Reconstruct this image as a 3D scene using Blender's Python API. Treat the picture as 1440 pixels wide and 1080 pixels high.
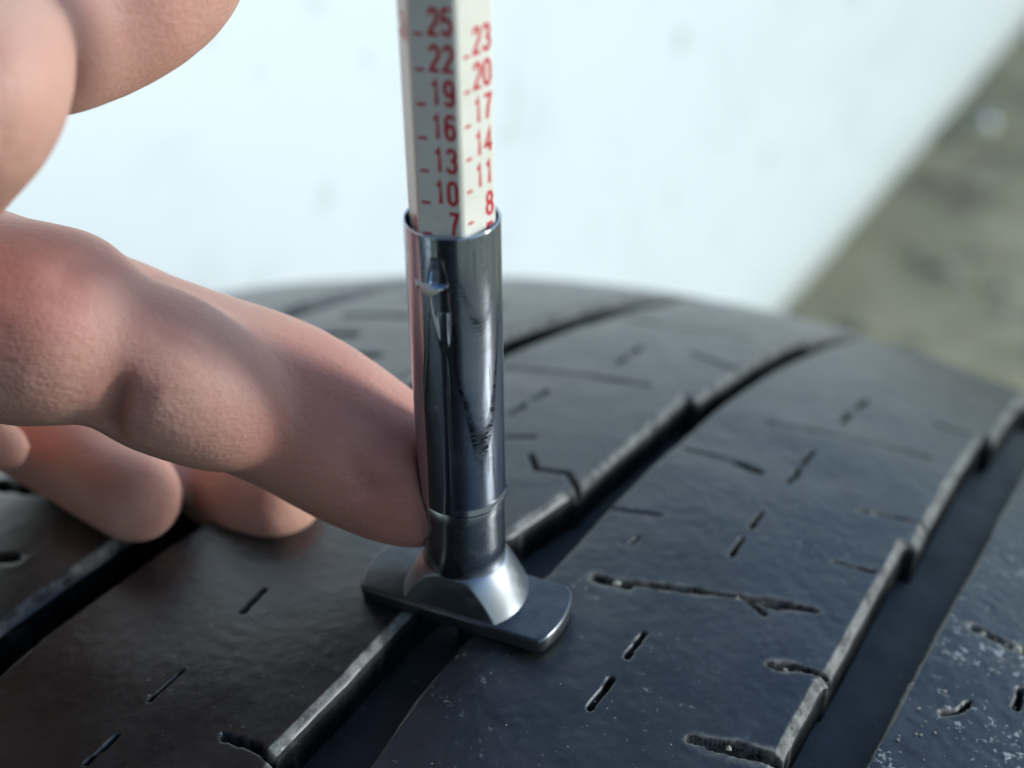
import bpy, bmesh, math, random
import numpy as np
from mathutils import Vector, Matrix, noise as mnoise

# ------------------------------------------------------------------ clear
for o in list(bpy.data.objects):
    bpy.data.objects.remove(o)
scene = bpy.context.scene
COL = scene.collection
MM = 0.001
random.seed(7)
rng = np.random.default_rng(7)

# ------------------------------------------------------------------ camera
# the gauge stands at the world origin, its axis is +Z, the tread top is z = 0 (millimetres here, metres in the scene)
CAM_C = np.array([0.0, -87.7933, 45.5479 + 36.8])
CAM_R = np.array([0.998511, -0.053623, -0.009987])
CAM_U = np.array([0.038497, 0.563099, 0.825492])
CAM_W = np.array([0.038642, 0.824648, -0.564325])
F_PX = 1949.63
cam_d = bpy.data.cameras.new('camera')
cam = bpy.data.objects.new('camera', cam_d)
COL.objects.link(cam)
m = Matrix.Identity(4)
for i in range(3):
    m[i][0], m[i][1], m[i][2], m[i][3] = CAM_R[i], CAM_U[i], -CAM_W[i], CAM_C[i] * MM
cam.matrix_world = m
cam_d.sensor_width = 36.0
cam_d.lens = 36.0 * F_PX / 1440.0
cam_d.clip_start = 0.005
cam_d.clip_end = 200.0
cam_d.dof.use_dof = True
cam_d.dof.focus_distance = 0.1060
cam_d.dof.aperture_fstop = cam_d.lens / 2.6        # 2.6 mm wide phone aperture
scene.camera = cam

# ------------------------------------------------------------------ light
SUN_AZ = math.radians(84)      # from the camera side, towards the right
SUN_EL = math.radians(15)
sdir = Vector((math.sin(SUN_AZ) * math.cos(SUN_EL), -math.cos(SUN_AZ) * math.cos(SUN_EL), math.sin(SUN_EL)))
world = bpy.data.worlds.new('World')
scene.world = world
world.use_nodes = True
wn = world.node_tree
wn.nodes.clear()
sky = wn.nodes.new('ShaderNodeTexSky')
sky.sky_type = 'NISHITA'
sky.sun_disc = False
sky.ozone_density = 2.6
sky.dust_density = 0.3
sky.air_density = 1.0
sky.sun_elevation = SUN_EL
sky.sun_rotation = math.atan2(sdir.x, sdir.y)
bg = wn.nodes.new('ShaderNodeBackground')
bg.inputs['Strength'].default_value = 0.12
wo = wn.nodes.new('ShaderNodeOutputWorld')
wn.links.new(sky.outputs[0], bg.inputs['Color'])
wn.links.new(bg.outputs[0], wo.inputs['Surface'])
sun_d = bpy.data.lights.new('sun', 'SUN')
sun_d.energy = 1.3
sun_d.angle = math.radians(12)
sun_d.color = (0.92, 0.99, 1.0)
sun = bpy.data.objects.new('sun', sun_d)
COL.objects.link(sun)
sun.rotation_euler = (-sdir).to_track_quat('-Z', 'Y').to_euler()
vs = scene.view_settings
vs.view_transform = 'Standard'
vs.look = 'None'
vs.exposure = 1.12
vs.gamma = 1.0
vs.use_curve_mapping = False

# ------------------------------------------------------------------ helpers
def at(px, py, d):
    """a point d mm in front of the camera's plane, on the sight line through a photo position"""
    return CAM_C + d * (CAM_W + CAM_R * (px - 720) / F_PX - CAM_U * (py - 540) / F_PX)

def link(name, me, mat=None, parent=None, smooth=True):
    o = bpy.data.objects.new(name, me)
    COL.objects.link(o)
    if mat:
        me.materials.append(mat)
    if smooth and len(me.polygons):
        me.polygons.foreach_set('use_smooth', np.ones(len(me.polygons), dtype=bool))
    if parent:
        o.parent = parent
        o.matrix_parent_inverse = parent.matrix_world.inverted()
    return o

def mesh(name, verts, faces):
    me = bpy.data.meshes.new(name)
    me.from_pydata([tuple(v) for v in np.asarray(verts, float) * MM], [], [tuple(f) for f in faces])
    me.update()
    return me

def quads_mesh(name, V, Q):
    """fast mesh from arrays of vertices (mm) and quads"""
    V = np.asarray(V, np.float32) * MM
    Q = np.asarray(Q, np.int32)
    me = bpy.data.meshes.new(name)
    me.vertices.add(len(V)); me.vertices.foreach_set('co', V.ravel())
    me.loops.add(Q.size); me.loops.foreach_set('vertex_index', Q.ravel())
    me.polygons.add(len(Q))
    me.polygons.foreach_set('loop_start', np.arange(0, Q.size, 4, dtype=np.int32))
    me.polygons.foreach_set('loop_total', np.full(len(Q), 4, dtype=np.int32))
    me.update(calc_edges=True)
    me.validate()
    return me

def grid_quads(nr, nc, wrap_r=False, wrap_c=False):
    r = np.arange(nr if wrap_r else nr - 1)
    c = np.arange(nc if wrap_c else nc - 1)
    R, C_ = np.meshgrid(r, c, indexing='ij')
    R2, C2 = (R + 1) % nr, (C_ + 1) % nc
    return np.stack([R * nc + C_, R2 * nc + C_, R2 * nc + C2, R * nc + C2], -1).reshape(-1, 4)

def empty(name, label, cat, loc=(0, 0, 0), group=None):
    o = bpy.data.objects.new(name, None)
    COL.objects.link(o)
    o.empty_display_size = 0.01
    o.location = loc
    tag(o, label, cat, group)
    bpy.context.view_layer.update()
    return o

def tag(o, label=None, cat=None, group=None, kind=None):
    if label: o['label'] = label
    if cat: o['category'] = cat
    if group: o['group'] = group
    if kind: o['kind'] = kind
    return o

def sstep(a, b, x):
    t = np.clip((x - a) / (b - a), 0, 1)
    return t * t * (3 - 2 * t)

def vnoise(x, y, seed=0, scale=1.0):
    """smooth value noise, arrays in, -1..1 out"""
    r = np.random.default_rng(seed).uniform(-1, 1, (256, 256))
    x, y = np.asarray(x) / scale + 1000, np.asarray(y) / scale + 1000
    xi, yi = np.floor(x).astype(int), np.floor(y).astype(int)
    fx, fy = x - xi, y - yi
    fx, fy = fx * fx * (3 - 2 * fx), fy * fy * (3 - 2 * fy)
    g = lambda a, b: r[a % 256, b % 256]
    return (g(xi, yi) * (1 - fx) + g(xi + 1, yi) * fx) * (1 - fy) + (g(xi, yi + 1) * (1 - fx) + g(xi + 1, yi + 1) * fx) * fy

# ------------------------------------------------------------------ node helpers
class NT:
    def __init__(s, name):
        s.m = bpy.data.materials.new(name); s.m.use_nodes = True
        s.t = s.m.node_tree; s.n = s.t.nodes; s.l = s.t.links
        s.b = s.n['Principled BSDF']
        s.tc = s.n.new('ShaderNodeTexCoord')
        s.co = s.tc.outputs['Object']
    def set(s, k, v): s.b.inputs[k].default_value = v
    def to(s, out, k): s.l.new(out, s.b.inputs[k])
    def noise(s, scale, detail=4, rough=0.55, vec=None, dist=0.0):
        t = s.n.new('ShaderNodeTexNoise'); t.inputs['Scale'].default_value = scale
        t.inputs['Detail'].default_value = detail; t.inputs['Roughness'].default_value = rough
        t.inputs['Distortion'].default_value = dist
        s.l.new(vec or s.co, t.inputs['Vector']); return t.outputs['Fac']
    def voronoi(s, scale, feature='F1', vec=None):
        t = s.n.new('ShaderNodeTexVoronoi'); t.feature = feature; t.inputs['Scale'].default_value = scale
        s.l.new(vec or s.co, t.inputs['Vector']); return t.outputs['Distance']
    def mapping(s, scale=(1, 1, 1), rot=(0, 0, 0)):
        t = s.n.new('ShaderNodeMapping'); t.inputs['Scale'].default_value = scale; t.inputs['Rotation'].default_value = rot
        s.l.new(s.co, t.inputs['Vector']); return t.outputs[0]
    def ramp(s, fac, stops):
        t = s.n.new('ShaderNodeValToRGB'); e = t.color_ramp.elements
        while len(e) < len(stops): e.new(0.5)
        for i, (p, c) in enumerate(stops):
            e[i].position = p; e[i].color = (c, c, c, 1) if not isinstance(c, tuple) else (*c, 1)
        s.l.new(fac, t.inputs[0]); return t.outputs[0]
    def mix(s, fac, a, b):
        t = s.n.new('ShaderNodeMix'); t.data_type = 'RGBA'
        for v, i in ((fac, 0), (a, 6), (b, 7)):
            if isinstance(v, (int, float)): t.inputs[i].default_value = v
            elif isinstance(v, tuple): t.inputs[i].default_value = (*v, 1)
            else: s.l.new(v, t.inputs[i])
        return t.outputs[2]
    def math(s, op, a, b=0.0, clamp=False):
        t = s.n.new('ShaderNodeMath'); t.operation = op; t.use_clamp = clamp
        for v, i in ((a, 0), (b, 1)):
            if isinstance(v, (int, float)): t.inputs[i].default_value = v
            else: s.l.new(v, t.inputs[i])
        return t.outputs[0]
    def attr(s, name):
        t = s.n.new('ShaderNodeAttribute'); t.attribute_name = name; return t.outputs['Fac']
    def bump(s, h, strength, dist, normal=None):
        t = s.n.new('ShaderNodeBump'); t.inputs['Strength'].default_value = strength
        t.inputs['Distance'].default_value = dist; s.l.new(h, t.inputs['Height'])
        if normal: s.l.new(normal, t.inputs['Normal'])
        return t.outputs[0]

# ------------------------------------------------------------------ materials
def mat_rubber(name, base=(0.0085, 0.009, 0.0092), rough=0.33):
    k = NT(name)
    big = k.noise(60, 4, 0.6); fine = k.noise(1700, 6, 0.75); mid = k.noise(240, 4, 0.6)
    dust = k.math('MULTIPLY', k.ramp(k.noise(130, 6, 0.7), [(0.45, 0.0), (0.78, 1.0)]), 0.30)
    c = k.mix(dust, base, (0.10, 0.10, 0.092))
    c = k.mix(k.math('MULTIPLY', k.attr('dirt_lit_edge'), k.ramp(k.noise(700, 4, 0.7), [(0.38, 0.0), (0.62, 1.0)])), c, (0.25, 0.245, 0.215))  # sipe dirt, plus the lit look painted on the bevels
    # little pale specks: more of them where the rib is scuffed
    sp = k.ramp(k.math('ADD', k.noise(1300, 4, 0.65), k.math('MULTIPLY', k.attr('scuff'), 0.09)), [(0.66, 0.0), (0.72, 1.0)])
    spf = k.math('MULTIPLY', sp, k.math('ADD', 0.22, k.math('MULTIPLY', k.attr('scuff'), 0.8)), True)
    c = k.mix(spf, c, (0.30, 0.31, 0.30))
    k.to(c, 'Base Color')
    r = k.math('ADD', rough - 0.10, k.math('MULTIPLY', mid, 0.22))
    worn = k.math('MULTIPLY', k.attr('dirt_lit_edge'), 0.55)
    r = k.math('ADD', r, k.math('ADD', worn, k.math('MULTIPLY', k.attr('cut'), 0.6)), True)
    k.to(r, 'Roughness')
    k.to(k.math('SUBTRACT', 0.92, k.math('MULTIPLY', k.attr('cut'), 0.88), True), 'Specular IOR Level')
    h = k.math('ADD', k.math('MULTIPLY', fine, 0.9), k.math('MULTIPLY', mid, 0.22))
    h = k.math('ADD', h, k.math('MULTIPLY', sp, k.math('MULTIPLY', k.attr('scuff'), 0.9)))
    k.to(k.bump(h, 0.38, 0.00014), 'Normal')
    return k.m

def mat_chrome(name, rough=0.12, tint=(0.62, 0.64, 0.67), aniso=0.55, scratch=1.0):
    k = NT(name)
    k.set('Metallic', 1.0)
    grime = k.ramp(k.noise(420, 6, 0.7), [(0.52, 0.0), (0.72, 1.0)])
    k.to(k.mix(k.math('MULTIPLY', grime, 0.25), tint, (0.30, 0.29, 0.26)), 'Base Color')
    s1 = k.noise(1.0, 5, 0.8, k.mapping((900, 900, 14000), (0.12, 0.10, 0)))
    s2 = k.noise(1.0, 4, 0.8, k.mapping((1400, 1400, 9000), (-0.35, 0.3, 0)))
    sc = k.math('ADD', k.ramp(s1, [(0.55, 0.0), (0.75, 1.0)]), k.ramp(s2, [(0.60, 0.0), (0.78, 1.0)]))
    k.to(k.math('ADD', rough, k.math('ADD', k.math('MULTIPLY', sc, 0.10 * scratch), k.math('MULTIPLY', grime, 0.22))), 'Roughness')
    k.set('Anisotropic', aniso)
    k.set('Anisotropic Rotation', 0.25)
    tg = k.n.new('ShaderNodeTangent'); tg.direction_type = 'RADIAL'; tg.axis = 'Z'
    k.to(tg.outputs[0], 'Tangent')
    k.to(k.bump(k.math('ADD', sc, k.math('MULTIPLY', k.noise(120, 2), 0.3)), 0.10 * scratch, 0.00006), 'Normal')
    return k.m

def mat_plastic_white():
    k = NT('ivory_plastic')
    k.to(k.mix(k.ramp(k.noise(300, 5, 0.6), [(0.4, 0.0), (0.75, 0.6)]), (0.80, 0.77, 0.66), (0.68, 0.65, 0.53)), 'Base Color')
    k.set('Roughness', 0.38); k.set('Subsurface Weight', 0.12); k.set('Subsurface Radius', (0.001, 0.001, 0.0008))
    k.to(k.bump(k.noise(700, 3), 0.1, 0.0001), 'Normal')
    return k.m

def mat_red_ink():
    k = NT('red_ink')
    k.to(k.mix(k.ramp(k.noise(2600, 4, 0.7), [(0.42, 0.0), (0.70, 0.45)]), (0.60, 0.006, 0.026), (0.64, 0.05, 0.07)), 'Base Color')
    k.set('Roughness', 0.5)
    return k.m

def mat_skin():
    k = NT('skin')
    n1 = k.noise(38, 4, 0.6); n2 = k.noise(160, 4, 0.6)
    c = k.mix(k.ramp(n1, [(0.35, 0.0), (0.68, 1.0)]), (0.61, 0.375, 0.285), (0.57, 0.265, 0.205))
    c = k.mix(k.math('MULTIPLY', k.ramp(n2, [(0.45, 0.0), (0.75, 1.0)]), 0.35), c, (0.64, 0.42, 0.31))
    c = k.mix(k.math('MULTIPLY', k.attr('flush_shade'), 0.7), c, (0.42, 0.105, 0.08))
    k.to(c, 'Base Color')
    k.set('Subsurface Weight', 0.35); k.set('Subsurface Radius', (0.0034, 0.0013, 0.0007)); k.set('Subsurface Scale', 1.0)
    k.to(k.math('ADD', 0.46, k.math('MULTIPLY', n2, 0.2)), 'Roughness')
    k.set('Specular IOR Level', 0.4)
    ridges = k.noise(1.0, 3, 0.6, k.mapping((500, 1900, 1900), (0, 0.5, 0.4)))
    cells = k.voronoi(2200)
    h = k.math('ADD', k.math('MULTIPLY', ridges, 1.0), k.math('MULTIPLY', cells, 0.25))
    k.to(k.bump(h, 0.45, 0.00028), 'Normal')
    return k.m

def mat_paint():
    k = NT('white_car_paint')
    sm = k.ramp(k.noise(20, 5, 0.62), [(0.52, 0.0), (0.72, 1.0)])
    sp = k.ramp(k.noise(42, 2, 0.5), [(0.66, 0.0), (0.74, 1.0)])
    c = k.mix(k.math('MULTIPLY', sm, 0.36), (0.70, 0.75, 0.745), (0.46, 0.50, 0.49))
    c = k.mix(k.math('MULTIPLY', sp, 0.5), c, (0.40, 0.41, 0.38))
    k.to(c, 'Base Color')
    k.set('Roughness', 0.35); k.set('Coat Weight', 0.5); k.set('Coat Roughness', 0.12)
    return k.m

def mat_ground():
    k = NT('dusty_concrete')
    c = k.mix(k.ramp(k.noise(9, 6, 0.65), [(0.32, 0.0), (0.68, 1.0)]), (0.30, 0.26, 0.15), (0.56, 0.49, 0.31))
    c = k.mix(k.ramp(k.noise(38, 5, 0.7), [(0.52, 0.0), (0.72, 0.7)]), c, (0.48, 0.45, 0.31))
    c = k.mix(k.ramp(k.noise(13, 3, 0.6), [(0.54, 0.0), (0.68, 0.85)]), c, (0.07, 0.062, 0.05))
    k.to(c, 'Base Color'); k.set('Roughness', 0.9)
    k.to(k.bump(k.noise(160, 6, 0.7), 0.6, 0.004), 'Normal')
    return k.m

def mat_plain(name, col, rough=0.5, metal=0.0, bump=0.0, bscale=500):
    k = NT(name)
    k.to(k.mix(k.ramp(k.noise(bscale, 5, 0.65), [(0.35, 0.0), (0.7, 1.0)]), tuple(v * 0.8 for v in col), tuple(min(1, v * 1.15) for v in col)), 'Base Color')
    k.set('Roughness', rough); k.set('Metallic', metal)
    if bump: k.to(k.bump(k.noise(bscale * 2, 4), bump, 0.0002), 'Normal')
    return k.m

M_RUB = mat_rubber('tread_rubber')
M_RUBF = mat_rubber('groove_rubber', (0.013, 0.0135, 0.012), 0.6)
M_SIDE = mat_rubber('sidewall_rubber', (0.022, 0.022, 0.022), 0.5)
M_CHROME = mat_chrome('scratched_chrome', 0.055, (0.46, 0.50, 0.58), 0.2, 0.6)
M_COLLAR = mat_chrome('dull_chrome', 0.20, (0.42, 0.44, 0.46), 0.3, 0.5)
M_FOOT = mat_plain('satin_foot_metal', (0.13, 0.14, 0.15), 0.30, 0.85, 0.12, 600)
M_WHITE = mat_plastic_white()
M_RED = mat_red_ink()
M_SKIN = mat_skin()
M_PAINT = mat_paint()
M_GROUND = mat_ground()
M_GRIT = mat_plain('pale_grit', (0.34, 0.32, 0.25), 0.8, 0, 0.3, 900)
M_STONE = mat_plain('ground_stone', (0.33, 0.31, 0.25), 0.8, 0, 0.4, 120)
M_SLEEVE = mat_plain('dark_sleeve_cloth', (0.03, 0.032, 0.04), 0.9, 0, 0.5, 900)
M_TRIM = mat_plain('black_sill_plastic', (0.03, 0.03, 0.03), 0.6, 0, 0.3, 300)
M_WHEEL = mat_plain('wheel_alloy', (0.45, 0.46, 0.47), 0.35, 0.9, 0.1, 80)

# ------------------------------------------------------------------ tyre coordinates
PSI = math.radians(55.2955)
E_S = np.array([math.cos(PSI), math.sin(PSI), 0.0])       # along the tread
E_T = np.array([math.sin(PSI), -math.cos(PSI), 0.0])      # across the tread, along the axle
TR, TCROWN, TS0, TT0 = 220.53, 228.59, -6.0, -2.22
T_HALF = 100.0
GROUND_Z = -2 * TR - 1.0

def tread_point(s, t, depth):
    """s mm round the tread, t mm across it, depth mm below the tread surface"""
    s = np.asarray(s, float); t = np.asarray(t, float)
    tt = np.clip(t, -T_HALF - 12, T_HALF + 12)
    drop = tt * tt / (2 * TCROWN)
    r = TR - drop - depth
    a = s / TR
    x = r * np.sin(a); zz = r * np.cos(a) - TR
    return (x + TS0)[..., None] * E_S + (t + TT0)[..., None] * E_T + zz[..., None] * np.array([0, 0, 1.0])

HALF_C = math.pi * TR
def s_samples(step, lo=-34.0, hi=112.0):
    near = np.arange(lo, hi + step / 2, step)
    far = np.linspace(hi, lo + 2 * HALF_C, 150)[1:-1]
    return np.concatenate([near, far])

def table(pts):
    p = np.array(pts, float)
    return lambda s: np.interp(np.where(s > HALF_C, s - 2 * HALF_C, s), p[:, 0], p[:, 1])

# ------------------------------------------------------------------ setting: ground
def build_ground():
    n = 120
    xs = np.concatenate([-np.geomspace(60000, 1500, 14), np.linspace(-1400, 1400, n), np.geomspace(1500, 60000, 14)])
    X, Y = np.meshgrid(xs, xs + 500, indexing='ij')
    Z = GROUND_Z + 1.6 * vnoise(X, Y, 3, 70) + 0.8 * vnoise(X, Y, 4, 28)
    V = np.stack([X, Y, Z - 1.0], -1).reshape(-1, 3)
    o = link('ground', quads_mesh('ground', V, grid_quads(len(xs), len(xs))[:, ::-1]), M_GROUND)
    tag(o, 'dusty grey brown concrete ground beside the car', None, None, 'structure')
build_ground()

# ------------------------------------------------------------------ white car side
def build_car():
    root = empty('car', 'white car body side with soft smudges behind the tyre', 'car',
                 tuple((E_S * 500 + E_T * -200 + np.array([0, 0, GROUND_Z])) * MM))
    prof = [(-330, 470), (-262, 430), (-215, 330), (-186, 200), (-168, 60), (-158, -60), (-152, -160), (-149, -225), (-149, -258), (-152, -280), (-158, -296), (-170, -305), (-200, -308), (-260, -306)]
    # Catmull-Rom through the profile
    P = np.array(prof, float); out = []
    for i in range(len(P) - 1):
        p0, p1, p2, p3 = P[max(i - 1, 0)], P[i], P[i + 1], P[min(i + 2, len(P) - 1)]
        for u in np.linspace(0, 1, 8, endpoint=False):
            out.append(0.5 * ((2 * p1) + (-p0 + p2) * u + (2 * p0 - 5 * p1 + 4 * p2 - p3) * u ** 2 + (-p0 + 3 * p1 - 3 * p2 + p3) * u ** 3))
    out.append(P[-1]); pr = np.array(out)
    inner = pr[::-1] + np.array([-9.0, 0])
    inner[:len(pr) // 5, 1] += 6
    loop = np.concatenate([pr, inner])
    ss = np.linspace(-900, 2600, 60)
    S, K = np.meshgrid(ss, np.arange(len(loop)), indexing='ij')
    T = loop[K, 0] - 0.00001 * (S - 400) ** 2; Z = loop[K, 1]
    V = S[..., None] * E_S + T[..., None] * E_T + Z[..., None] * np.array([0, 0, 1.0])
    Q = grid_quads(len(ss), len(loop), wrap_c=True)
    link('side_panel', quads_mesh('side_panel', V.reshape(-1, 3), Q), M_PAINT, root)
    # dark sill underside behind the painted lip
    b = [(-262, -300), (-262, -322), (-420, -322), (-420, -300)]
    V = [s * E_S + t * E_T + np.array([0, 0, z]) for s in (-880, 2580) for t, z in b]
    link('underbody', mesh('underbody', V, [(0, 1, 5, 4), (1, 2, 6, 5), (2, 3, 7, 6), (3, 0, 4, 7), (0, 3, 2, 1), (4, 5, 6, 7)]), M_TRIM, root, False)
build_car()

# ------------------------------------------------------------------ tyre
GROOVE = 4.4
left_L = table([(-60, -33.2), (-15, -32.5), (-1, -30.8), (9, -29.3), (37, -25.9), (55, -24.6), (69, -23.6), (88, -22.9), (130, -22.5), (680, -25.0)])
left_R = table([(-60, -28.4), (-15, -27.8), (-1, -26.2), (9, -24.4), (37, -21.2), (55, -19.8), (69, -18.9), (88, -18.2), (130, -19.5), (680, -20.0)])
main_L = table([(-60, -0.6), (-16.0, -0.7), (-15.6, -1.5), (-6.9, -1.1), (2, -1.1), (15.2, 0.0), (16.2, 0.5), (25.0, 1.75), (25.6, 2.25), (34, 2.2), (44, 2.1), (52.1, 1.5), (52.6, 2.9), (62.6, 3.0), (77, 2.5), (89, 2.2), (90, 3.2), (120, 2.6), (680, -0.5)])
main_R = table([(-60, 5.6), (-12.6, 5.5), (-5.7, 4.8), (1, 4.6), (13, 6.2), (28, 5.9), (48, 5.6), (60, 5.5), (90, 5.8), (680, 5.6)])
right_L = table([(-60, 31.8), (5, 31.5), (15.4, 31.2), (15.8, 31.5), (25, 31.2), (40.0, 30.5), (40.6, 31.7), (57, 30.8), (75.4, 29.9), (75.9, 31.3), (103, 29.6), (111, 29.4), (112, 30.6), (680, 31.5)])
right_R = table([(-60, 37.0), (9, 36.9), (44, 36.8), (68, 36.0), (110, 35.2), (680, 36.9)])
far_L = table([(-60, -64.0), (0, -62.0), (50, -57.5), (110, -55.0), (680, -57.5)])
far_R = table([(-60, -58.0), (0, -56.5), (50, -53.5), (110, -51.5), (680, -52.5)])
edge_R = table([(-60, 68.0), (680, 68.0)]); edge_R2 = table([(-60, 73.5), (680, 73.5)])

# sipes: polyline (s, t), half width, depth, dirt on the lips
SIPES = [
 ([(14.9, 10.4), (17.2, 14.8), (20.3, 21.0), (23.2, 26.9)], 0.30, 1.6, 1.0),
 ([(14.9, 10.2), (15.6, 12.6)], 0.48, 1.5, 1.0), ([(21.4, 23.6), (23.3, 27.1)], 0.52, 2.0, 0.6), ([(20.6, 21.6), (19.8, 24.0)], 0.22, 1.2, 0.2),
 ([(11.1, 16.7), (7.7, 16.8)], 0.21, 1.6, 0.0), ([(4.9, 16.9), (1.3, 16.9)], 0.22, 1.6, 0.0),
 ([(33.8, 17.9), (30.7, 18.1)], 0.20, 1.5, 0.0), ([(28.5, 18.2), (25.3, 18.4)], 0.20, 1.5, 0.0),
 ([(49.7, 17.3), (46.4, 17.5)], 0.26, 1.4, 0.2), ([(45.0, 17.6), (41.4, 17.8)], 0.26, 1.4, 0.1),
 ([(70.5, 16.8), (66.5, 16.9)], 0.3, 1.3, 0.0), ([(64.0, 16.9), (60.5, 17.0)], 0.26, 1.3, 0.0),
 ([(52.5, 11.1), (56.2, 18.5), (60.4, 27.1)], 0.22, 0.7, 1.0),
 ([(39.8, 6.9), (41.0, 10.8), (41.0, 14.4)], 0.20, 1.0, 0.2), ([(41.0, 12.4), (41.0, 14.6)], 0.48, 1.4, 0.4),
 ([(24.8, 6.4), (26.8, 10.5)], 0.16, 1.1, 0.0), ([(22.4, 10.4), (21.2, 10.2)], 0.14, 0.7, 0.0),
 ([(14.4, 26.9), (15.6, 29.0), (16.5, 31.6)], 0.28, 1.4, 0.6), ([(14.6, 27.4), (15.4, 28.6)], 0.38, 1.2, 0.9),
 ([(3.1, 24.8), (4.7, 28.0), (5.7, 32.0)], 0.38, 1.7, 0.9), ([(3.6, 26.4), (5.2, 30.4)], 0.5, 1.0, 1.0),
 ([(42.0, 25.4), (43.4, 28.0), (45.4, 31.9)], 0.28, 1.0, 1.0), ([(31.6, 26.2), (32.8, 29.6)], 0.20, 0.6, 0.8),
 ([(-22, 10.5), (-14, 27.0)], 0.42, 1.8, 0.6),
 ([(72, 25.0), (74.5, 31.5)], 0.3, 1.0, 0.6),
 # rib left of the gauge
 ([(45.9, -18.6), (48.8, -10.8), (51.6, -3.0)], 0.24, 0.8, 1.0),
 ([(42.2, -10.9), (39.4, -11.0)], 0.27, 1.4, 0.0), ([(37.8, -11.1), (34.9, -11.2)], 0.28, 1.4, 0.0), ([(62.6, -9.4), (59.8, -9.2)], 0.3, 1.3, 0.0), ([(58, -9.1), (55.4, -9.0)], 0.3, 1.3, 0.0),
 ([(28.6, -4.8), (26.6, -3.0), (27.8, -0.1), (25.4, 2.6)], 0.24, 1.3, 0.1), ([(30, -9), (32, -6.5)], 0.2, 0.8, 0.1),
 ([(-1.7, -13.8), (-4.8, -13.6)], 0.13, 0.5, 0.0), ([(-12.4, -13.6), (-15.9, -13.8)], 0.13, 0.5, 0.0), ([(-19.8, -13.6), (-23.0, -13.9)], 0.13, 0.5, 0.0),
 ([(21, -12.4), (17.5, -12.7)], 0.28, 1.4, 0.0),
 ([(-15.9, -5.9), (-15.5, -3.4), (-15.8, -0.6)], 0.30, 1.6, 0.0), ([(8, -20), (14, -5)], 0.36, 1.4, 0.2), ([(-30, -21), (-24, -5.5)], 0.4, 1.6, 0.1),
 ([(74, -16), (80, -1.5)], 0.22, 0.7, 0.3), ([(66, -4), (64.5, 2.6)], 0.25, 1.2, 0.0),
 # ribs beyond the left groove
 ([(43.5, -47.5), (46.9, -40.7)], 0.7, 1.6, 0.0), ([(38.5, -40), (41.5, -33.5)], 0.7, 1.6, 0.0), ([(54, -47), (56.5, -39.5)], 0.6, 1.4, 0.0), ([(66, -46), (69, -33)], 0.6, 1.4, 0.0),
 ([(0.5, -52.0), (1.4, -45.5)], 0.8, 1.8, 0.0), ([(10, -50), (16, -36)], 0.5, 1.6, 0.0), ([(-14, -53), (-8, -39)], 0.5, 1.6, 0.0),
 # rib right of the right groove
 ([(21.9, 41.8), (20.4, 41.4), (19.2, 40.3)], 0.22, 0.9, 0.2), ([(31.8, 39.5), (32.4, 44.5), (33.5, 49.0)], 0.55, 1.3, 1.0), ([(52, 40), (56, 52)], 0.45, 1.4, 0.6), ([(9, 44), (13, 56)], 0.5, 1.4, 0.6), ([(27, 45), (24.5, 45.2)], 0.26, 1.2, 0.0),
 ([(70, 40), (73, 50)], 0.45, 1.3, 0.5),
]

def sipe_fields(s, t):
    depth = np.zeros_like(s); dirt_lit_edge = np.zeros_like(s)
    wob = 1 + 0.30 * vnoise(s, t, 11, 2.2) + 0.15 * vnoise(s, t, 12, 0.6)
    for pts, hw, dp, dr in SIPES:
        p = np.array(pts)
        box = (s > p[:, 0].min() - 3) & (s < p[:, 0].max() + 3) & (t > p[:, 1].min() - 3) & (t < p[:, 1].max() + 3)
        if not box.any(): continue
        ss, tt = s[box], t[box]
        d = np.full(ss.shape, 1e9)
        for a, b in zip(p[:-1], p[1:]):
            ab = b - a
            u = np.clip(((ss - a[0]) * ab[0] + (tt - a[1]) * ab[1]) / (ab @ ab), 0, 1)
            d = np.minimum(d, np.hypot(ss - a[0] - u * ab[0], tt - a[1] - u * ab[1]))
        ww = wob[box] if dr > 0.15 else 1 + 0.25 * (wob[box] - 1)
        prof = 1 - sstep(hw * 0.80, hw * 1.12 + 0.04, d / ww)
        depth[box] = np.maximum(depth[box], dp * prof)
        if dr: dirt_lit_edge[box] = np.maximum(dirt_lit_edge[box], dr * 0.6 * sstep(hw * 0.5, hw * 1.1, d / ww) * (1 - sstep(hw * 1.2, hw * 2.6 + 0.1, d / ww)))
    return depth, dirt_lit_edge

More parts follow.
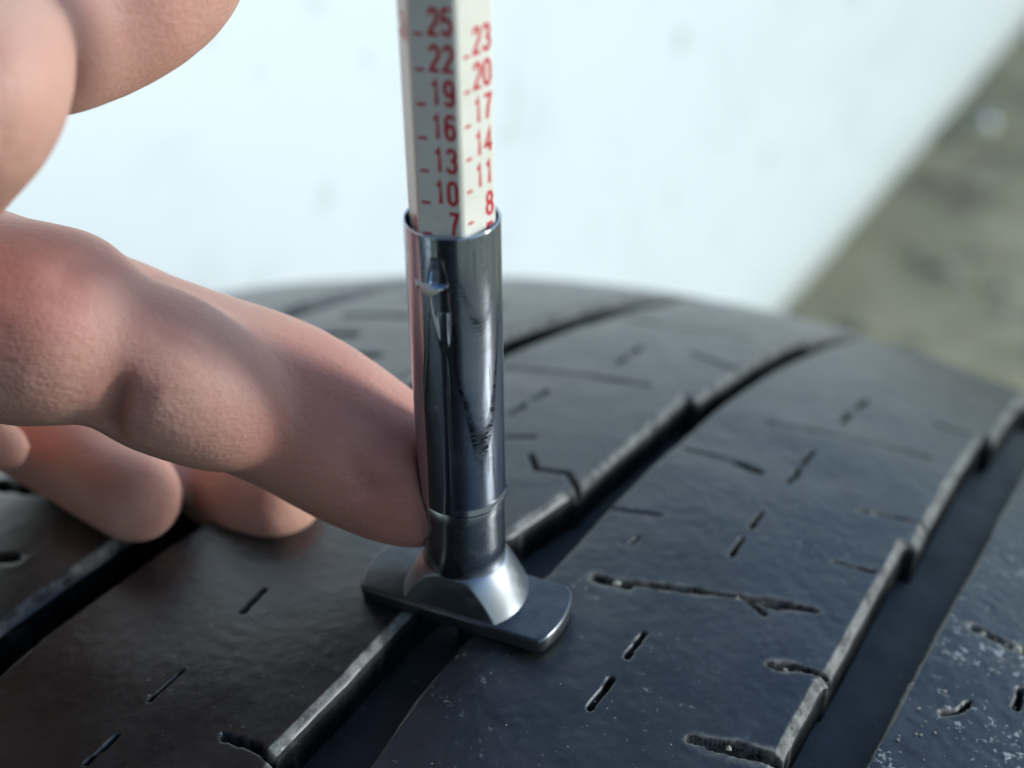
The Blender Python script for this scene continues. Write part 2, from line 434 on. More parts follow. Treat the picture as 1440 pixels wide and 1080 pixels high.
def build_rib(root, left, right, step, bevel_l, bevel_r, scuff, pale=0.75):
    s = s_samples(step)
    # near edges across the rib: wall, bevel, top, bevel, wall
    tl, tr = left(s), right(s)
    n_top = max(6, int((tr[0] - tl[0]) / step))
    u = np.linspace(0, 1, n_top)
    cols_t, cols_d = [], []
    jit = lambda k: 0.035 * vnoise(s, s * 0 + k, 20 + k, 1.3) + 0.05 * vnoise(s, s * 0 + k, 30 + k, 5.0)
    jl, jr = jit(1), jit(2)
    bl = bevel_l * (1 + 0.8 * vnoise(s, s * 0, 41, 6.0) * 0.4); br = bevel_r * (1 + 0.14 * vnoise(s, s * 0, 43, 9.0))
    L0, R0 = tl + jl, tr + jr
    for off, dep in ((0.0 , GROOVE + 0.8), (0.0, 3.2), (0.0, 1.6), (0.0, 1.08), (0.06, 0.96), (0.5, 0.51), (0.97, 0.035)):
        cols_t.append(L0 + off * bl - 0.0); cols_d.append(np.full_like(s, dep if dep > 1.5 else dep * bevel_l))
    a, b = L0 + 1.05 * bl, R0 - 1.05 * br
    for k in u:
        cols_t.append(a + (b - a) * k); cols_d.append(np.zeros_like(s))
    for off, dep in reversed(((0.0, GROOVE + 0.8), (0.0, 3.2), (0.0, 1.6), (0.0, 1.08), (0.06, 0.96), (0.5, 0.51), (0.97, 0.035))):
        cols_t.append(R0 - off * br + 0.0); cols_d.append(np.full_like(s, dep if dep > 1.5 else dep * bevel_r))
    T = np.stack(cols_t, 1); D = np.stack(cols_d, 1); S = np.repeat(s[:, None], T.shape[1], 1)
    sd, dirt_lit_edge = sipe_fields(S, T)
    topw = np.clip(1 - D / 1.6, 0, 1)
    D = D + sd * (D < 1.5)
    fine = 0.018 * vnoise(S, T, 51, 0.8) + 0.03 * vnoise(S, T, 52, 3.0) + 0.10 * vnoise(S, T, 53, 9.0)
    D = D - fine * (1 + 1.2 * scuff) * topw
    # worn grit patches; right-hand bevels worn pale and also painted as if lit
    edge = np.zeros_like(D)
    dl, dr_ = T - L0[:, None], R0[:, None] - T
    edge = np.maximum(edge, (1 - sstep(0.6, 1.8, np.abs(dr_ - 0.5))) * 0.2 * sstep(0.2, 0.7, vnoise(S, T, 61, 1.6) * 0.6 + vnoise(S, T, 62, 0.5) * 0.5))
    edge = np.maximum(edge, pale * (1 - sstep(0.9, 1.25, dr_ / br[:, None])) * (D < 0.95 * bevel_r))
    V = tread_point(S, T, D)
    me = quads_mesh('tread_rib', V.reshape(-1, 3), grid_quads(len(s), T.shape[1], wrap_r=True))
    at_ = me.attributes.new('dirt_lit_edge', 'FLOAT', 'POINT'); at_.data.foreach_set('value', np.maximum(dirt_lit_edge, edge).ravel().astype(np.float32))
    sc = scuff * sstep(-0.5, 0.7, vnoise(S, T, 71, 5.0) + 0.5 * vnoise(S, T, 72, 1.6))
    sc = np.maximum(sc, 0.25 * (vnoise(S, T, 73, 7.0) > 0.45))
    ct = np.clip(sd / 0.10, 0, 1) * 1.0 + (D > 1.0) * 1.0
    at3 = me.attributes.new('cut', 'FLOAT', 'POINT'); at3.data.foreach_set('value', np.clip(ct, 0, 1).ravel().astype(np.float32))
    at2 = me.attributes.new('scuff', 'FLOAT', 'POINT'); at2.data.foreach_set('value', sc.ravel().astype(np.float32))
    return link('tread_rib', me, M_RUB, root)

def build_tyre():
    root = empty('tyre', 'worn black car tyre with long grooves and cut sipes, standing on the ground', 'tyre',
                 tuple((E_S * TS0 + E_T * TT0 + np.array([0, 0, -2 * TR])) * MM))
    # groove floors and sidewalls: one casing turned about the axle
    a = np.concatenate([np.linspace(-0.2, 0.55, 160), np.linspace(0.55, 2 * math.pi - 0.2, 110)[1:-1]])
    tt = np.linspace(-T_HALF, T_HALF, 81)
    A, T = np.meshgrid(a, tt, indexing='ij')
    D = GROOVE + 0.10 * vnoise(A * TR, T, 81, 1.2) + 0.12 * vnoise(A * TR, T, 82, 5)
    link('groove_floor', quads_mesh('groove_floor', tread_point(A * TR, T, D).reshape(-1, 3), grid_quads(len(a), len(tt), wrap_r=True)), M_RUBF, root)
    edge_drop = T_HALF ** 2 / (2 * TCROWN)
    r0 = TR - edge_drop
    for sg in (-1, 1):
        prof = [(T_HALF - 0.5, r0 - GROOVE), (T_HALF + 2, r0 - 9), (T_HALF + 8, r0 - 22), (T_HALF + 12, r0 - 45), (T_HALF + 8, r0 - 66), (T_HALF - 4, r0 - 80), (T_HALF - 9, r0 - 84), (T_HALF - 14, r0 - 80)]
        aa = np.linspace(0, 2 * math.pi, 128, endpoint=False)
        V = [(TS0 + r * math.sin(x)) * E_S + (TT0 + sg * t) * E_T + np.array([0, 0, r * math.cos(x) - TR]) for x in aa for t, r in prof]
        Q = grid_quads(128, len(prof), wrap_r=True)
        link('sidewall', quads_mesh('sidewall', V, Q if sg > 0 else Q[:, ::-1]), M_SIDE, root)
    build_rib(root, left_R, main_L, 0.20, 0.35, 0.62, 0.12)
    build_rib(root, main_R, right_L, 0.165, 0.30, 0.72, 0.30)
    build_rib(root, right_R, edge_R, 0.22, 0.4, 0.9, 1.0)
    build_rib(root, far_R, left_L, 0.35, 0.4, 1.0, 0.1, 0.9)  # stronger pale edge painted in, as this bevel gets little light
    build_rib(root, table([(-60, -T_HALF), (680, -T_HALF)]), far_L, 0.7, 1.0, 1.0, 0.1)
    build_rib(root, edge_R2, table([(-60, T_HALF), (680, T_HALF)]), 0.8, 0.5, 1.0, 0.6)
    return root
build_tyre()

# ------------------------------------------------------------------ tread depth gauge
Z_RIM, Z_TUBE = 36.8, 12.2
R_TUBE = 3.51
AP = 2.794
TH = math.radians(-16.59)

gauge = empty('tread_depth_gauge', 'chrome tread depth gauge with white red-numbered stick, standing on the tyre', 'gauge')

def az_dir(az):
    """unit vector at an azimuth counted from the camera side towards the right"""
    return np.array([math.sin(az), -math.cos(az), 0.0]), np.array([math.cos(az), math.sin(az), 0.0])

def revolve(name, prof, mat, parent, seg=96, clamp=None, close=False):
    aa = np.linspace(0, 2 * math.pi, seg, endpoint=False)
    P = np.array(prof, float)
    V = np.stack([P[None, :, 0] * np.sin(aa)[:, None], -P[None, :, 0] * np.cos(aa)[:, None], np.repeat(P[None, :, 1], seg, 0)], -1)
    if clamp is not None: V = clamp(V)
    return link(name, quads_mesh(name, V.reshape(-1, 3), grid_quads(seg, len(P), wrap_r=True, wrap_c=close)), mat, parent)

def build_tube():
    # outer sheet with stamped dent, lance cut and overlapping seam; then the inner wall
    na, nz = 360, 330
    az = np.radians(np.linspace(-180, 180, na, endpoint=False))
    zz = np.concatenate([np.linspace(Z_TUBE, Z_RIM - 10.5, 110, endpoint=False), np.linspace(Z_RIM - 10.5, Z_RIM, nz - 110)])
    A, Z = np.meshgrid(az, zz, indexing='ij')
    deg = np.degrees(A)
    R = np.full_like(A, R_TUBE)
    # overlap seam: the sheet right of it stands proud and sinks back round the tube
    seam = -12.5 + 0.7 * vnoise(Z, Z * 0, 5, 4.0)
    low = 1 - sstep(Z_RIM - 13.5, Z_RIM - 8.6, Z)
    R += low * 0.10 * sstep(seam - 0.6, seam + 0.6, deg) * (1 - sstep(10, 60, deg))
    R -= low * 0.07 * (1 - sstep(0.3, 2.4, np.abs(deg - seam)))
    # flared lip at the bottom on the right
    R += 0.16 * (1 - sstep(Z_TUBE, Z_TUBE + 0.7, Z)) * sstep(-14, 0, deg) * (1 - sstep(120, 160, deg))
    # tongue: deep under the cut, running out towards the seam
    zr = Z_RIM - Z
    c = -20 + 6 * sstep(3.8, 9.4, zr)
    w = 13 - 6.5 * sstep(5.5, 9.4, zr)
    across = 1 - sstep(w * 0.45, w, np.abs(deg - c))
    R -= across * 0.62 * sstep(3.9, 4.35, zr) * (1 - sstep(5.0, 9.3, zr))
    # upper half of the stamp: a blunt wedge
    w2 = 7 + 5.0 * sstep(1.6, 3.7, zr)
    across2 = 1 - sstep(w2 * 0.75, w2 * 1.05, np.abs(deg + 19.5))
    R -= across2 * 0.34 * sstep(1.5, 1.8, zr) * (1 - sstep(3.6, 3.85, zr)) * (0.5 + 0.5 * sstep(1.6, 3.6, zr))
    # the lip of the cut stands out and catches light
    lip = sstep(-52, -46, deg) * (1 - sstep(-15, -10, deg))
    R += lip * 0.20 * (1 - sstep(0.0, 0.35, np.abs(zr - 4.10)))
    R += 0.0015 * vnoise(deg, Z * 14, 6, 30.0)
    V = np.stack([R * np.sin(A), -R * np.cos(A), Z], -1)
    # rim rounded over to the inner wall
    def ring(r, z): return np.stack([np.full(na, r) * np.sin(az), -np.full(na, r) * np.cos(az), np.full(na, z)], -1)[:, None, :]
    bot = [ring(3.46, Z_TUBE - 0.05), ring(3.30, Z_TUBE)]
    V = np.concatenate([ring(3.27, Z_TUBE + 4), bot[1], bot[0], V, ring(R_TUBE - 0.03, Z_RIM + 0.06), ring(R_TUBE - 0.12, Z_RIM + 0.08), ring(R_TUBE - 0.20, Z_RIM + 0.03), ring(R_TUBE - 0.24, Z_RIM - 0.15), ring(R_TUBE - 0.24, Z_RIM - 6)], 1)
    nc = V.shape[1]
    Q = grid_quads(na, nc, wrap_r=True)
    # lens-shaped lance cut
    a0 = np.degrees(np.append(az, az[0] + 2 * math.pi)); row = Q // nc; col = Q % nc
    qa = np.degrees(az[row]).mean(1); zc = np.concatenate([[0, 0, 0], zz, [99] * 5])[col].mean(1); q = Z_RIM - zc
    k = np.clip((qa + 50) / 36, 0, 1)
    top = 3.72 + 0.25 * k; bottom = top + 0.80 * np.sin(np.pi * np.clip(k, 0, 1) ** 0.8)
    # white piece added in the cut to make it read bright
    aa = np.radians(np.linspace(-51, -13, 25)); kk = np.linspace(0, 1, 25)
    tp = 3.62 + 0.25 * kk; hh = 0.98 * np.sin(np.pi * np.clip(kk, 0.02, 0.98) ** 0.8)
    TV = []
    for a_, t_, h_ in zip(aa, tp, hh):
        for f_, r_ in ((0.0, 3.22), (0.0, 3.50), (0.35, 3.66), (0.75, 3.62), (1.0, 3.46), (1.0, 3.22)):
            TV.append((r_ * math.sin(a_), -r_ * math.cos(a_), Z_RIM - t_ - f_ * h_))
    link('bright_cut_fill', quads_mesh('bright_cut_fill', TV, grid_quads(25, 6, wrap_c=True)), M_WHITE, gauge)
    cut = (qa > -50) & (qa < -14) & (q > top) & (q < bottom)
    t = link('tube', quads_mesh('tube', V.reshape(-1, 3), Q[~cut]), M_CHROME, gauge)
    return t
build_tube()

# collar under the tube, cone and crossbar foot
revolve('collar', [(2.2, 5.2), (3.30, 5.25), (3.42, 5.40), (3.42, 8.0), (3.40, 11.0), (3.38, 13.2), (2.9, 13.4)], M_COLLAR, gauge)
BAR = math.radians(-27)
B_L = np.array([math.cos(BAR), math.sin(BAR), 0]); B_W = np.array([-math.sin(BAR), math.cos(BAR), 0])
def clampbar(V):
    lo = V @ B_L; wi = np.clip(V @ B_W, -3.36, 3.36)
    return lo[..., None] * B_L + wi[..., None] * B_W + V[..., 2:3] * np.array([0, 0, 1.0])
cone = []
for u in np.linspace(0, 1, 26):
    cone.append((3.38 + 1.95 * u ** 0.75, 5.45 - 3.9 * u))
revolve('cone', [(2.0, 5.55), (3.2, 5.55)] + cone + [(5.4, 1.3)], mat_chrome('satin_cone', 0.38, (0.29, 0.31, 0.34), 0.2, 0.4), gauge, 220, clampbar)

def build_foot():
    out = []
    n = 15
    for sgn in (1, -1):
        for v in np.linspace(-1, 1, n):
            w = 3.58 * v * sgn
            l = sgn * (8.35 + 0.75 * (1 - v * v))
            out.append((l, w))
    # round the four corners a little
    P = np.array(out)
    rings = []
    for inset, z in ((0.25, 0.02), (0.05, 0.16), (0.0, 0.4), (0.0, 1.25), (0.06, 1.48), (0.22, 1.60)):
        Q = P.copy(); L = np.linalg.norm(P, axis=1)
        Q[:, 0] -= np.sign(P[:, 0]) * inset; Q[:, 1] *= (3.58 - inset) / 3.58
        c = np.abs(P[:, 1]) > 3.5; Q[c, 0] -= np.sign(P[c, 0]) * 0.35; 
        rings.append(Q[:, :1] * B_L + Q[:, 1:] * B_W + z * np.array([0, 0, 1.0]))
    V = np.concatenate(rings); k = len(P)
    F = [(r * k + i, r * k + (i + 1) % k, (r + 1) * k + (i + 1) % k, (r + 1) * k + i) for r in range(5) for i in range(k)]
    F.append(tuple(range(5 * k, 6 * k))); F.append(tuple(range(k - 1, -1, -1)))
    o = link('foot', mesh('foot', V, F), M_FOOT, gauge, False)
    for p in o.data.polygons: p.use_smooth = len(p.vertices) == 4
    return o
build_foot()
revolve('probe_pin', [(0.01, -5.4), (0.7, -5.3), (0.9, -5.0), (0.9, 2.0), (0.01, 2.2)], M_COLLAR, gauge, 24)

# hexagonal measuring stick
Z_TOP = 36.8 + 27.0
def build_stick():
    rc = AP / math.cos(math.pi / 6)
    ring = []
    for k in range(6):
        a = TH + math.pi / 6 + k * math.pi / 3
        for d in (-1, -0.5, 0, 0.5, 1):
            aa = a + d * math.radians(5.2)
            r = min(AP / math.cos(((aa - TH + math.pi / 6) % (math.pi / 3)) - math.pi / 6), rc - 0.075 + 0.02 * abs(d))
            ring.append((r * math.sin(aa), -r * math.cos(aa)))
    ring = np.array(ring); k = len(ring)
    V = []; zs = [9.0, 12, 20, 28, 36, 44, 52, Z_TOP - 0.25, Z_TOP]
    for z in zs:
        f = 0.93 if z == Z_TOP else 1.0
        for x, y in ring: V.append((x * f, y * f, z))
    F = [(r * k + i, r * k + (i + 1) % k, (r + 1) * k + (i + 1) % k, (r + 1) * k + i) for r in range(len(zs) - 1) for i in range(k)]
    F.append(tuple(range((len(zs) - 1) * k, len(zs) * k))); F.append(tuple(range(k - 1, -1, -1)))
    o = link('stick', mesh('stick', V, F), M_WHITE, gauge, False)
    return o
stick = build_stick()

# condensed numerals as strokes: each a list of polylines in a 0..1 x 0..1 box
def arc(cx, cy, rx, ry, a0, a1, n=9):
    return [(cx + rx * math.cos(math.radians(a0 + (a1 - a0) * i / n)), cy + ry * math.sin(math.radians(a0 + (a1 - a0) * i / n))) for i in range(n + 1)]
GLYPH = {
 '0': [arc(.5, .70, .40, .30, 0, 180, 10) + arc(.5, .30, .40, .30, 180, 360, 10) + [(.90, .70)]],
 '1': [[(.22, .80), (.40, .86), (.56, 1.0), (.56, 0.0)]],
 '2': [arc(.5, .72, .38, .28, 170, -20, 10) + [(.78, .50), (.30, .20), (.12, 0.0), (.92, 0.0)]],
 '3': [arc(.46, .74, .38, .26, 165, -70, 10) + [(.50, .53)], [(.42, .53), (.52, .53)] + arc(.46, .27, .42, .27, 75, -165, 11)],
 '4': [[(.68, 0.0), (.68, 1.0), (.06, .28), (.98, .28)]],
 '5': [[(.88, 1.0), (.18, 1.0), (.13, .52)] + arc(.48, .31, .40, .31, 130, -160, 12)],
 '6': [arc(.5, .30, .39, .30, 0, 360, 16), [(.11, .30), (.11, .68)] + arc(.5, .72, .39, .28, 180, 25, 9)],
 '7': [[(.08, 1.0), (.92, 1.0), (.55, .45), (.42, 0.0)]],
 '8': [arc(.5, .75, .34, .25, 0, 360, 16), arc(.5, .27, .40, .27, 0, 360, 16)],
 '9': [arc(.5, .70, .39, .30, 0, 360, 16), [(.89, .70), (.89, .32)] + arc(.5, .28, .39, .28, 0, -155, 9)],
}
def stroke_mesh(polys, sw, sh, hw, name):
    """flat ribbons of half width hw along polylines scaled to sw x sh"""
    V, F = [], []
    for lay, pl in enumerate(polys):
        p = np.array(pl, float) * np.array([sw, sh])
        d = np.gradient(p, axis=0)
        seg = np.diff(p, axis=0); seg /= np.linalg.norm(seg, axis=1)[:, None] + 1e-9
        tan = np.concatenate([seg[:1], (seg[:-1] + seg[1:]), seg[-1:]]); tan /= np.linalg.norm(tan, axis=1)[:, None] + 1e-9
        if np.allclose(p[0], p[-1]):
            tt = seg[-1] + seg[0]; tt /= np.linalg.norm(tt); tan[0] = tan[-1] = tt
        nrm = np.stack([-tan[:, 1], tan[:, 0]], 1)
        cosv = np.ones(len(p))
        cosv[1:-1] = np.clip(np.sum(nrm[1:-1] * np.stack([-seg[1:, 1], seg[1:, 0]], 1), 1), 0.55, 1)
        o = nrm * (hw / cosv)[:, None]
        b = len(V)
        zt = 0.012 + 0.004 * lay
        for i in range(len(p)):
            for q, z in ((p[i] - o[i], zt), (p[i] + o[i], zt), (p[i] + o[i], -0.02), (p[i] - o[i], -0.02)):
                V.append((q[0], q[1], z))
        for i in range(len(p) - 1):
            for j in range(4):
                F.append((b + 4 * i + j, b + 4 * i + (j + 1) % 4, b + 4 * i + 4 + (j + 1) % 4, b + 4 * i + 4 + j))
        F.append((b, b + 1, b + 2, b + 3)); e = b + 4 * (len(p) - 1); F.append((e + 3, e + 2, e + 1, e))
    return np.array(V), F

INCH32 = 25.4 / 32
def build_marks():
    off = 6.9627
    dw, dh, gap, hw = 0.70, 1.66, 0.20, 0.130
    for facet, first, tc, tr_, tw in ((0, 25, -0.954, 1.32, 0.62), (1, 23, -0.855, 1.36, 0.50), (-1, 24, -0.95, 1.30, 0.55)):
        n_vec, t_vec = az_dir(TH + facet * math.pi / 3)
        up = np.array([0, 0, 1.0])
        for n in range(first, 3, -3):
            if facet == -1 and n not in (24, 6): continue
            z0 = Z_RIM + (n - off) * INCH32
            if z0 + dh > Z_TOP - 0.4 or z0 < Z_RIM - 3.5: continue
            def put(name, V, F, ox, oy, rot=0.0):
                V = np.asarray(V)
                x, y = V[:, 0] + ox, V[:, 1] + oy
                W = n_vec * AP + x[:, None] * t_vec + (z0 + y)[:, None] * up + V[:, 2:3] * n_vec
                return link(name, mesh(name, W, F), M_RED, stick, False)
            j = rng.uniform(-0.02, 0.02, 2)
            V = []; F = []
            polys = [[(0, 0.0), (tw, 0.0)]]
            V, F = stroke_mesh(polys, 1, 1, 0.10, 'tick')
            put('tick_mark', V, F, tc - tw / 2 + j[0], 0.0)
            txt = str(n); allV, allF = [], []
            x = tr_ - dw * len(txt) - gap * (len(txt) - 1)
            for ch in txt:
                v, f = stroke_mesh(GLYPH[ch], dw, dh, hw, 'n')
                v = v + np.array([x, 0.02, 0]); b = sum(len(q) for q in allV)
                allV.append(v); allF += [tuple(i + b for i in q) for q in f]
                x += dw + gap
            put('number', np.concatenate(allV), allF, j[0], j[1])
build_marks()

# ------------------------------------------------------------------ hand
def build_hand():
    root = empty('person', 'bare hand with curled fingers, one fingertip steadying the chrome gauge', 'person',
                 tuple(at(-520, 470, 112) * MM))
    P = lambda x, y, d, r: (at(x, y, d), r)
    chains = [
     # finger whose pad rests on the gauge tube
     [P(-420, 330, 132, 10), P(-120, 425, 120, 8.8), P(110, 468, 114.5, 7.3), P(250, 514, 113.5, 7.0), P(400, 570, 114.5, 7.1), P(490, 622, 115.6, 6.9), P(560, 664, 116.0, 6.2), P(580, 675, 116.2, 5.8)],
     # finger in front of it, its end free
     [P(-430, 380, 116, 10), P(-160, 400, 108, 8.6), P(0, 448, 105.5, 8.0), P(70, 458, 104.5, 7.8), P(150, 486, 106, 6.2), P(235, 525, 106.5, 6.5), P(305, 562, 108, 5.7), P(318, 570, 108.2, 5.3)],
     # two fingers curled underneath
     [P(-420, 500, 124, 9), P(-100, 520, 136, 6.6), P(60, 600, 138, 6.0), P(140, 655, 133, 5.3), P(185, 692, 128, 4.6), P(194, 699, 127, 4.2)],
     [P(-400, 470, 128, 9), P(0, 520, 142, 7.5), P(200, 600, 143, 6.6), P(310, 660, 137, 5.8), P(368, 694, 131, 4.9), P(388, 702, 129.5, 4.4)],
     [P(-300, 560, 128, 7), P(-90, 590, 128, 4.0), P(-10, 622, 126, 2.7), P(8, 630, 126, 2.3)],
     # thumb, bent at its joint
     [P(-460, 430, 104, 14), P(-300, 300, 95, 10.5), P(-120, 190, 89, 7.2), P(-52, 125, 85, 6.4), P(0, 50, 92, 5.6), P(85, 32, 100, 6.6), P(175, -20, 102, 7.0), P(243, -48, 103, 5.6), P(260, -56, 103, 5.0)],
     # palm and wrist
     [P(-420, 420, 118, 22), P(-560, 440, 114, 24), P(-760, 430, 106, 24), (at(-760, 430, 104) * 0.75 + 0.25 * np.array([-190.0, -360.0, 270.0]), 23)],
    ]
    bm = bmesh.new()
    def ball(c, r, sc=(1, 1, 1)):
        bmesh.ops.create_icosphere(bm, subdivisions=3, radius=r * MM, matrix=Matrix.Translation(Vector(c) * MM))
    for ch in chains:
        pts = np.array([c for c, r in ch]); rad = np.array([r for c, r in ch])
        # Catmull-Rom along the chain, spheres packed close together
        n = len(pts)
        for i in range(n - 1):
            g = lambda a, j: a[min(max(j, 0), n - 1)]
            L = np.linalg.norm(pts[i + 1] - pts[i]); steps = max(2, int(L / (0.22 * rad[i])))
            for u in np.linspace(0, 1, steps, endpoint=(i == n - 2)):
                f = lambda a: 0.5 * ((2 * g(a, i)) + (-g(a, i - 1) + g(a, i + 1)) * u + (2 * g(a, i - 1) - 5 * g(a, i) + 4 * g(a, i + 1) - g(a, i + 2)) * u * u + (-g(a, i - 1) + 3 * g(a, i) - 3 * g(a, i + 1) + g(a, i + 2)) * u ** 3)
                ball(f(pts), float(f(rad)))
    me = bpy.data.meshes.new('hand_raw'); bm.to_mesh(me); bm.free()
    tmp = bpy.data.objects.new('hand_raw', me); COL.objects.link(tmp)
    rm = tmp.modifiers.new('r', 'REMESH'); rm.mode = 'VOXEL'; rm.voxel_size = 0.00062
    sm = tmp.modifiers.new('s', 'SMOOTH'); sm.iterations = 14; sm.factor = 0.6
    dg = bpy.context.evaluated_depsgraph_get()
    hm = bpy.data.meshes.new_from_object(tmp.evaluated_get(dg))
    bpy.data.objects.remove(tmp)
    hm.name = 'hand'
    n = len(hm.vertices)
    co = np.empty(n * 3, np.float32); hm.vertices.foreach_get('co', co); co = co.reshape(-1, 3) / MM
    no = np.empty(n * 3, np.float32); hm.vertices.foreach_get('normal', no); no = no.reshape(-1, 3)
    disp = np.zeros(n); flush_shade = np.zeros(n)
    def crease(a, b, w, d, fl=0.5):
        """a fold pressed in along a line on the skin"""
        ab = b - a; u = np.clip(((co - a) @ ab) / (ab @ ab), 0, 1)
        ds = np.linalg.norm(co - a - u[:, None] * ab, axis=1)
        g = np.exp(-(ds / w) ** 2); disp[:] -= d * g; np.maximum(flush_shade, fl * np.exp(-(ds / (w * 2.4)) ** 2), out=flush_shade)
    # joint folds, given as chords on the near side of the finger
    crease(at(148, 612, 103), at(170, 530, 98.8), 0.9, 1.3, 0.6)
    crease(at(190, 600, 102.5), at(205, 545, 99.6), 0.6, 0.35, 0.3)
    crease(at(120, 600, 101), at(128, 545, 98), 0.6, 0.30, 0.3)
    crease(at(165, 560, 99), at(250, 540, 99.5), 0.8, 0.25, 0.3)
    crease(at(85, 385, 97.5), at(230, 400, 113), 1.0, 0.30, 0.4)
    crease(at(430, 570, 110.5), at(520, 690, 109.5), 1.0, 0.40, 0.8)
    crease(at(455, 560, 109), at(540, 600, 109.5), 0.5, 0.2, 0.3)
    crease(at(60, 360, 98), at(190, 385, 101), 0.6, 0.35, 0.3)
    crease(at(20, 420, 96.5), at(140, 430, 98), 0.6, 0.2, 0.3)
    crease(at(230, 470, 100.5), at(330, 520, 102), 0.6, 0.2, 0.2)
    crease(at(490, 640, 109.5), at(575, 610, 109.5), 0.6, 0.32, 0.5)
    crease(at(470, 700, 110), at(570, 680, 109.5), 0.55, 0.28, 0.5)
    crease(at(60, 10, 90), at(105, 170, 94), 1.2, 1.2, 0.4)
    for q in range(5):
        crease(at(-8 + 16 * q, 60 + 3 * q, 80.2 + 1.4 * q), at(10 + 16 * q, 250 - 22 * q, 82 + 1.6 * q), 0.45, 0.14, 0.1)
    # redder folds and pressed skin; reddish shade near the gauge painted in too
    for c, r_, f_ in ((at(570, 690, 110), 10, 0.9), (at(430, 600, 109), 9, 0.7), (at(5, 400, 97), 7, 0.5), (at(240, 440, 110), 6, 0.4), (at(250, -10, 94), 6, 0.5)):
        np.maximum(flush_shade, f_ * np.exp(-(np.linalg.norm(co - c, axis=1) / r_) ** 2), out=flush_shade)
    lum = np.array([mnoise.noise(Vector(c) * 0.16) for c in co[::1]]) if n < 260000 else np.zeros(n)
    disp += 0.22 * lum
    # skin gives way round the tube
    co = co + no * disp[:, None]
    rr = np.hypot(co[:, 0], co[:, 1]); inside = (rr < 3.56) & (co[:, 2] > 5)
    co[inside, :2] *= (3.56 / np.maximum(rr[inside], 0.01))[:, None]
    hm.vertices.foreach_set('co', (co * MM).astype(np.float32).ravel())
    at_ = hm.attributes.new('flush_shade', 'FLOAT', 'POINT'); at_.data.foreach_set('value', np.clip(flush_shade, 0, 1).astype(np.float32))
    hm.update()
    link('hand', hm, M_SKIN, root)
    # sleeve over the wrist, folded cloth
    c0 = at(-760, 430, 104); c1 = np.array([-190.0, -360.0, 270.0])
    ax = (c1 - c0); L = np.linalg.norm(ax); ax /= L
    e1 = np.cross(ax, [0, 0, 1.0]); e1 /= np.linalg.norm(e1); e2 = np.cross(ax, e1)
    nu, nv = 96, 80
    A, K = np.meshgrid(np.linspace(0, 2 * math.pi, nu, endpoint=False), np.linspace(0, 1, nv), indexing='ij')
    R = 31 + 45 * K + 1.6 * np.sin(K * 46 + 1.3 * np.sin(A) + vnoise(A * 3, K * 9, 91, 1.0) * 2) + 1.5 * vnoise(np.cos(A) * 3, K * 14 + np.sin(A) * 3, 92, 1.0)
    V = c0 + (K * L)[..., None] * ax + (R * np.cos(A))[..., None] * e1 + (R * np.sin(A))[..., None] * e2
    inn = c0 + (np.full(nu, 3.0))[:, None] * ax + 27 * np.cos(A[:, 0])[:, None] * e1 + 27 * np.sin(A[:, 0])[:, None] * e2
    V = np.concatenate([inn[:, None], V], 1)
    link('sleeve', quads_mesh('sleeve', V.reshape(-1, 3), grid_quads(nu, nv + 1, wrap_r=True)), M_SLEEVE, root)
build_hand()

# the photographer crouches behind the camera: hooded dark jacket that keeps the front light off the tyre
def build_jacket():
    root = bpy.data.objects['person']
    # height, half width, half depth, centre offset towards the tyre
    rows = [(-430, 190, 150, -40), (-300, 205, 160, -40), (-120, 200, 140, -20), (40, 205, 130, 0), (170, 225, 125, 20), (260, 235, 115, 30), (310, 200, 105, 40), (340, 120, 95, 50), (365, 85, 90, 60), (410, 100, 115, 70), (470, 108, 130, 75), (530, 100, 120, 70), (575, 65, 80, 60), (592, 10, 12, 55)]
    P = np.array(rows, float)
    zz = np.linspace(P[0, 0], P[-1, 0], 90)
    W, Dp, Of = [np.interp(zz, P[:, 0], P[:, k]) for k in (1, 2, 3)]
    for _ in range(3):
        W[1:-1] = (W[:-2] + 2 * W[1:-1] + W[2:]) / 4; Dp[1:-1] = (Dp[:-2] + 2 * Dp[1:-1] + Dp[2:]) / 4
    A = np.linspace(0, 2 * math.pi, 96, endpoint=False)
    A, K = np.meshgrid(A, np.arange(len(zz)), indexing='ij')
    f = 1 + 0.03 * vnoise(np.cos(A) * 4, zz[K] / 30 + np.sin(A) * 4, 95, 1.0) + 0.015 * np.sin(zz[K] / 11 + 2 * np.sin(3 * A))
    se = np.sign(np.cos(A)) * np.abs(np.cos(A)) ** 0.8; ce = np.sign(np.sin(A)) * np.abs(np.sin(A)) ** 0.8
    X = -120 + W[K] * f * se; Y = -440 + Of[K] + Dp[K] * f * ce
    V = np.stack([X, Y, zz[K]], -1)
    link('jacket', quads_mesh('jacket', V.reshape(-1, 3), grid_quads(96, len(zz), wrap_r=True)), M_SLEEVE, root)
build_jacket()

# ------------------------------------------------------------------ small loose stuff
def pebble_bm(bm, c, r, seed, sub=1):
    rr = random.Random(seed)
    v = bmesh.ops.create_icosphere(bm, subdivisions=sub, radius=r * MM, matrix=Matrix.Translation(Vector(c) * MM))['verts']
    ctr = Vector(c) * MM
    sq = Vector((rr.uniform(.7, 1.3), rr.uniform(.7, 1.3), rr.uniform(.45, .8)))
    for q in v:
        d = q.co - ctr
        q.co = ctr + Vector((d.x * sq.x, d.y * sq.y, d.z * sq.z)) * rr.uniform(0.75, 1.2)

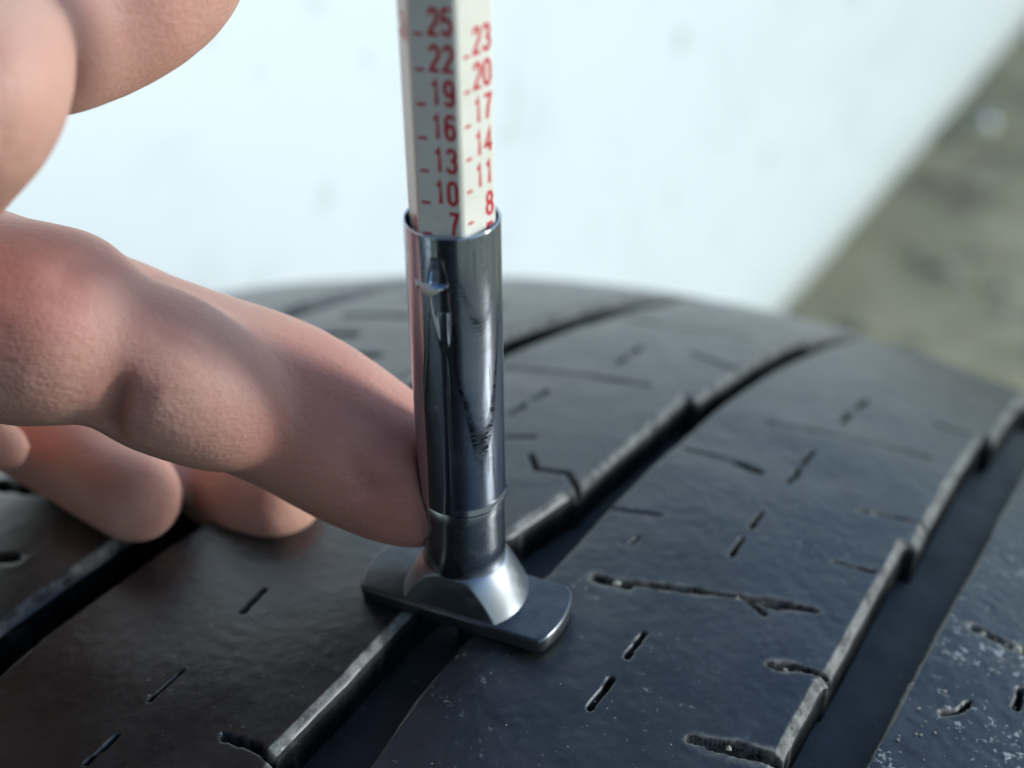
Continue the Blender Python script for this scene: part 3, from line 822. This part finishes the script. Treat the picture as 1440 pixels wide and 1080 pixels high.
def build_grit():
    bm = bmesh.new(); k = 0
    for s, t, r in ((15.6, 11.7, .45), (20.3, 21.3, .45), (42.6, 26.2, .45), (4.3, 27.6, .4), (32.0, 40.3, .6), (32.5, 43.3, .7), (33.0, 46.0, .6), (57, 21, .35), (14.9, 28.0, .35), (52.6, 2.2, .5), (75.9, 31.0, .6), (49, -9, .3), (51, -4, .3)):
        pebble_bm(bm, tread_point(s, t, 0.22), r * 0.75, k); k += 1
    rr = random.Random(5)
    for _ in range(420):
        if rr.random() < 0.7: s, t, r = rr.uniform(-5, 60), rr.uniform(37.6, 56), rr.uniform(.06, .20)
        else: s, t, r = rr.uniform(-10, 80), rr.uniform(7, 30), rr.uniform(.04, .10)
        pebble_bm(bm, tread_point(s, t, -0.02), r, k); k += 1
    me = bpy.data.meshes.new('grit'); bm.to_mesh(me); bm.free()
    tag(link('grit', me, M_GRIT, None, False), 'pale grit stuck in the sipes and scattered on the tread', 'grit', None, 'stuff')
build_grit()

def build_stones():
    bm = bmesh.new(); rr = random.Random(11)
    for k in range(500):
        s, t = rr.uniform(450, 1600), rr.uniform(-330, 260)
        p = s * E_S + t * E_T + np.array([0, 0, GROUND_Z + 0.5])
        pebble_bm(bm, p, rr.choice([2, 3, 3, 4, 6, 9]) * rr.uniform(.6, 1.2), 900 + k)
    me = bpy.data.meshes.new('gravel'); bm.to_mesh(me); bm.free()
    tag(link('gravel', me, M_STONE, None, False), 'loose gravel scattered over the concrete beside the car', 'gravel', None, 'stuff')
build_stones()

def build_pebble():
    # ground point by the sill where a pale pebble catches the light
    d = CAM_W + CAM_R * (1385 - 720) / F_PX - CAM_U * (172 - 540) / F_PX
    p = CAM_C + d * ((GROUND_Z + 6 - CAM_C[2]) / d[2])
    bm = bmesh.new()
    bmesh.ops.create_icosphere(bm, subdivisions=3, radius=9 * MM)
    for v in bm.verts:
        k = 1 + 0.12 * mnoise.noise(v.co * 140)
        v.co = Vector((v.co.x * 1.1 * k, v.co.y * 0.9 * k, v.co.z * 0.75 * k))
    me = bpy.data.meshes.new('pebble'); bm.to_mesh(me); bm.free()
    k = mat_plain('glossy_pebble', (0.75, 0.78, 0.76), 0.15, 0, 0.05, 200)
    o = link('pebble', me, k); o.location = tuple(p * MM)
    tag(o, 'small pale glossy pebble on the concrete close to the car sill', 'pebble')
build_pebble()
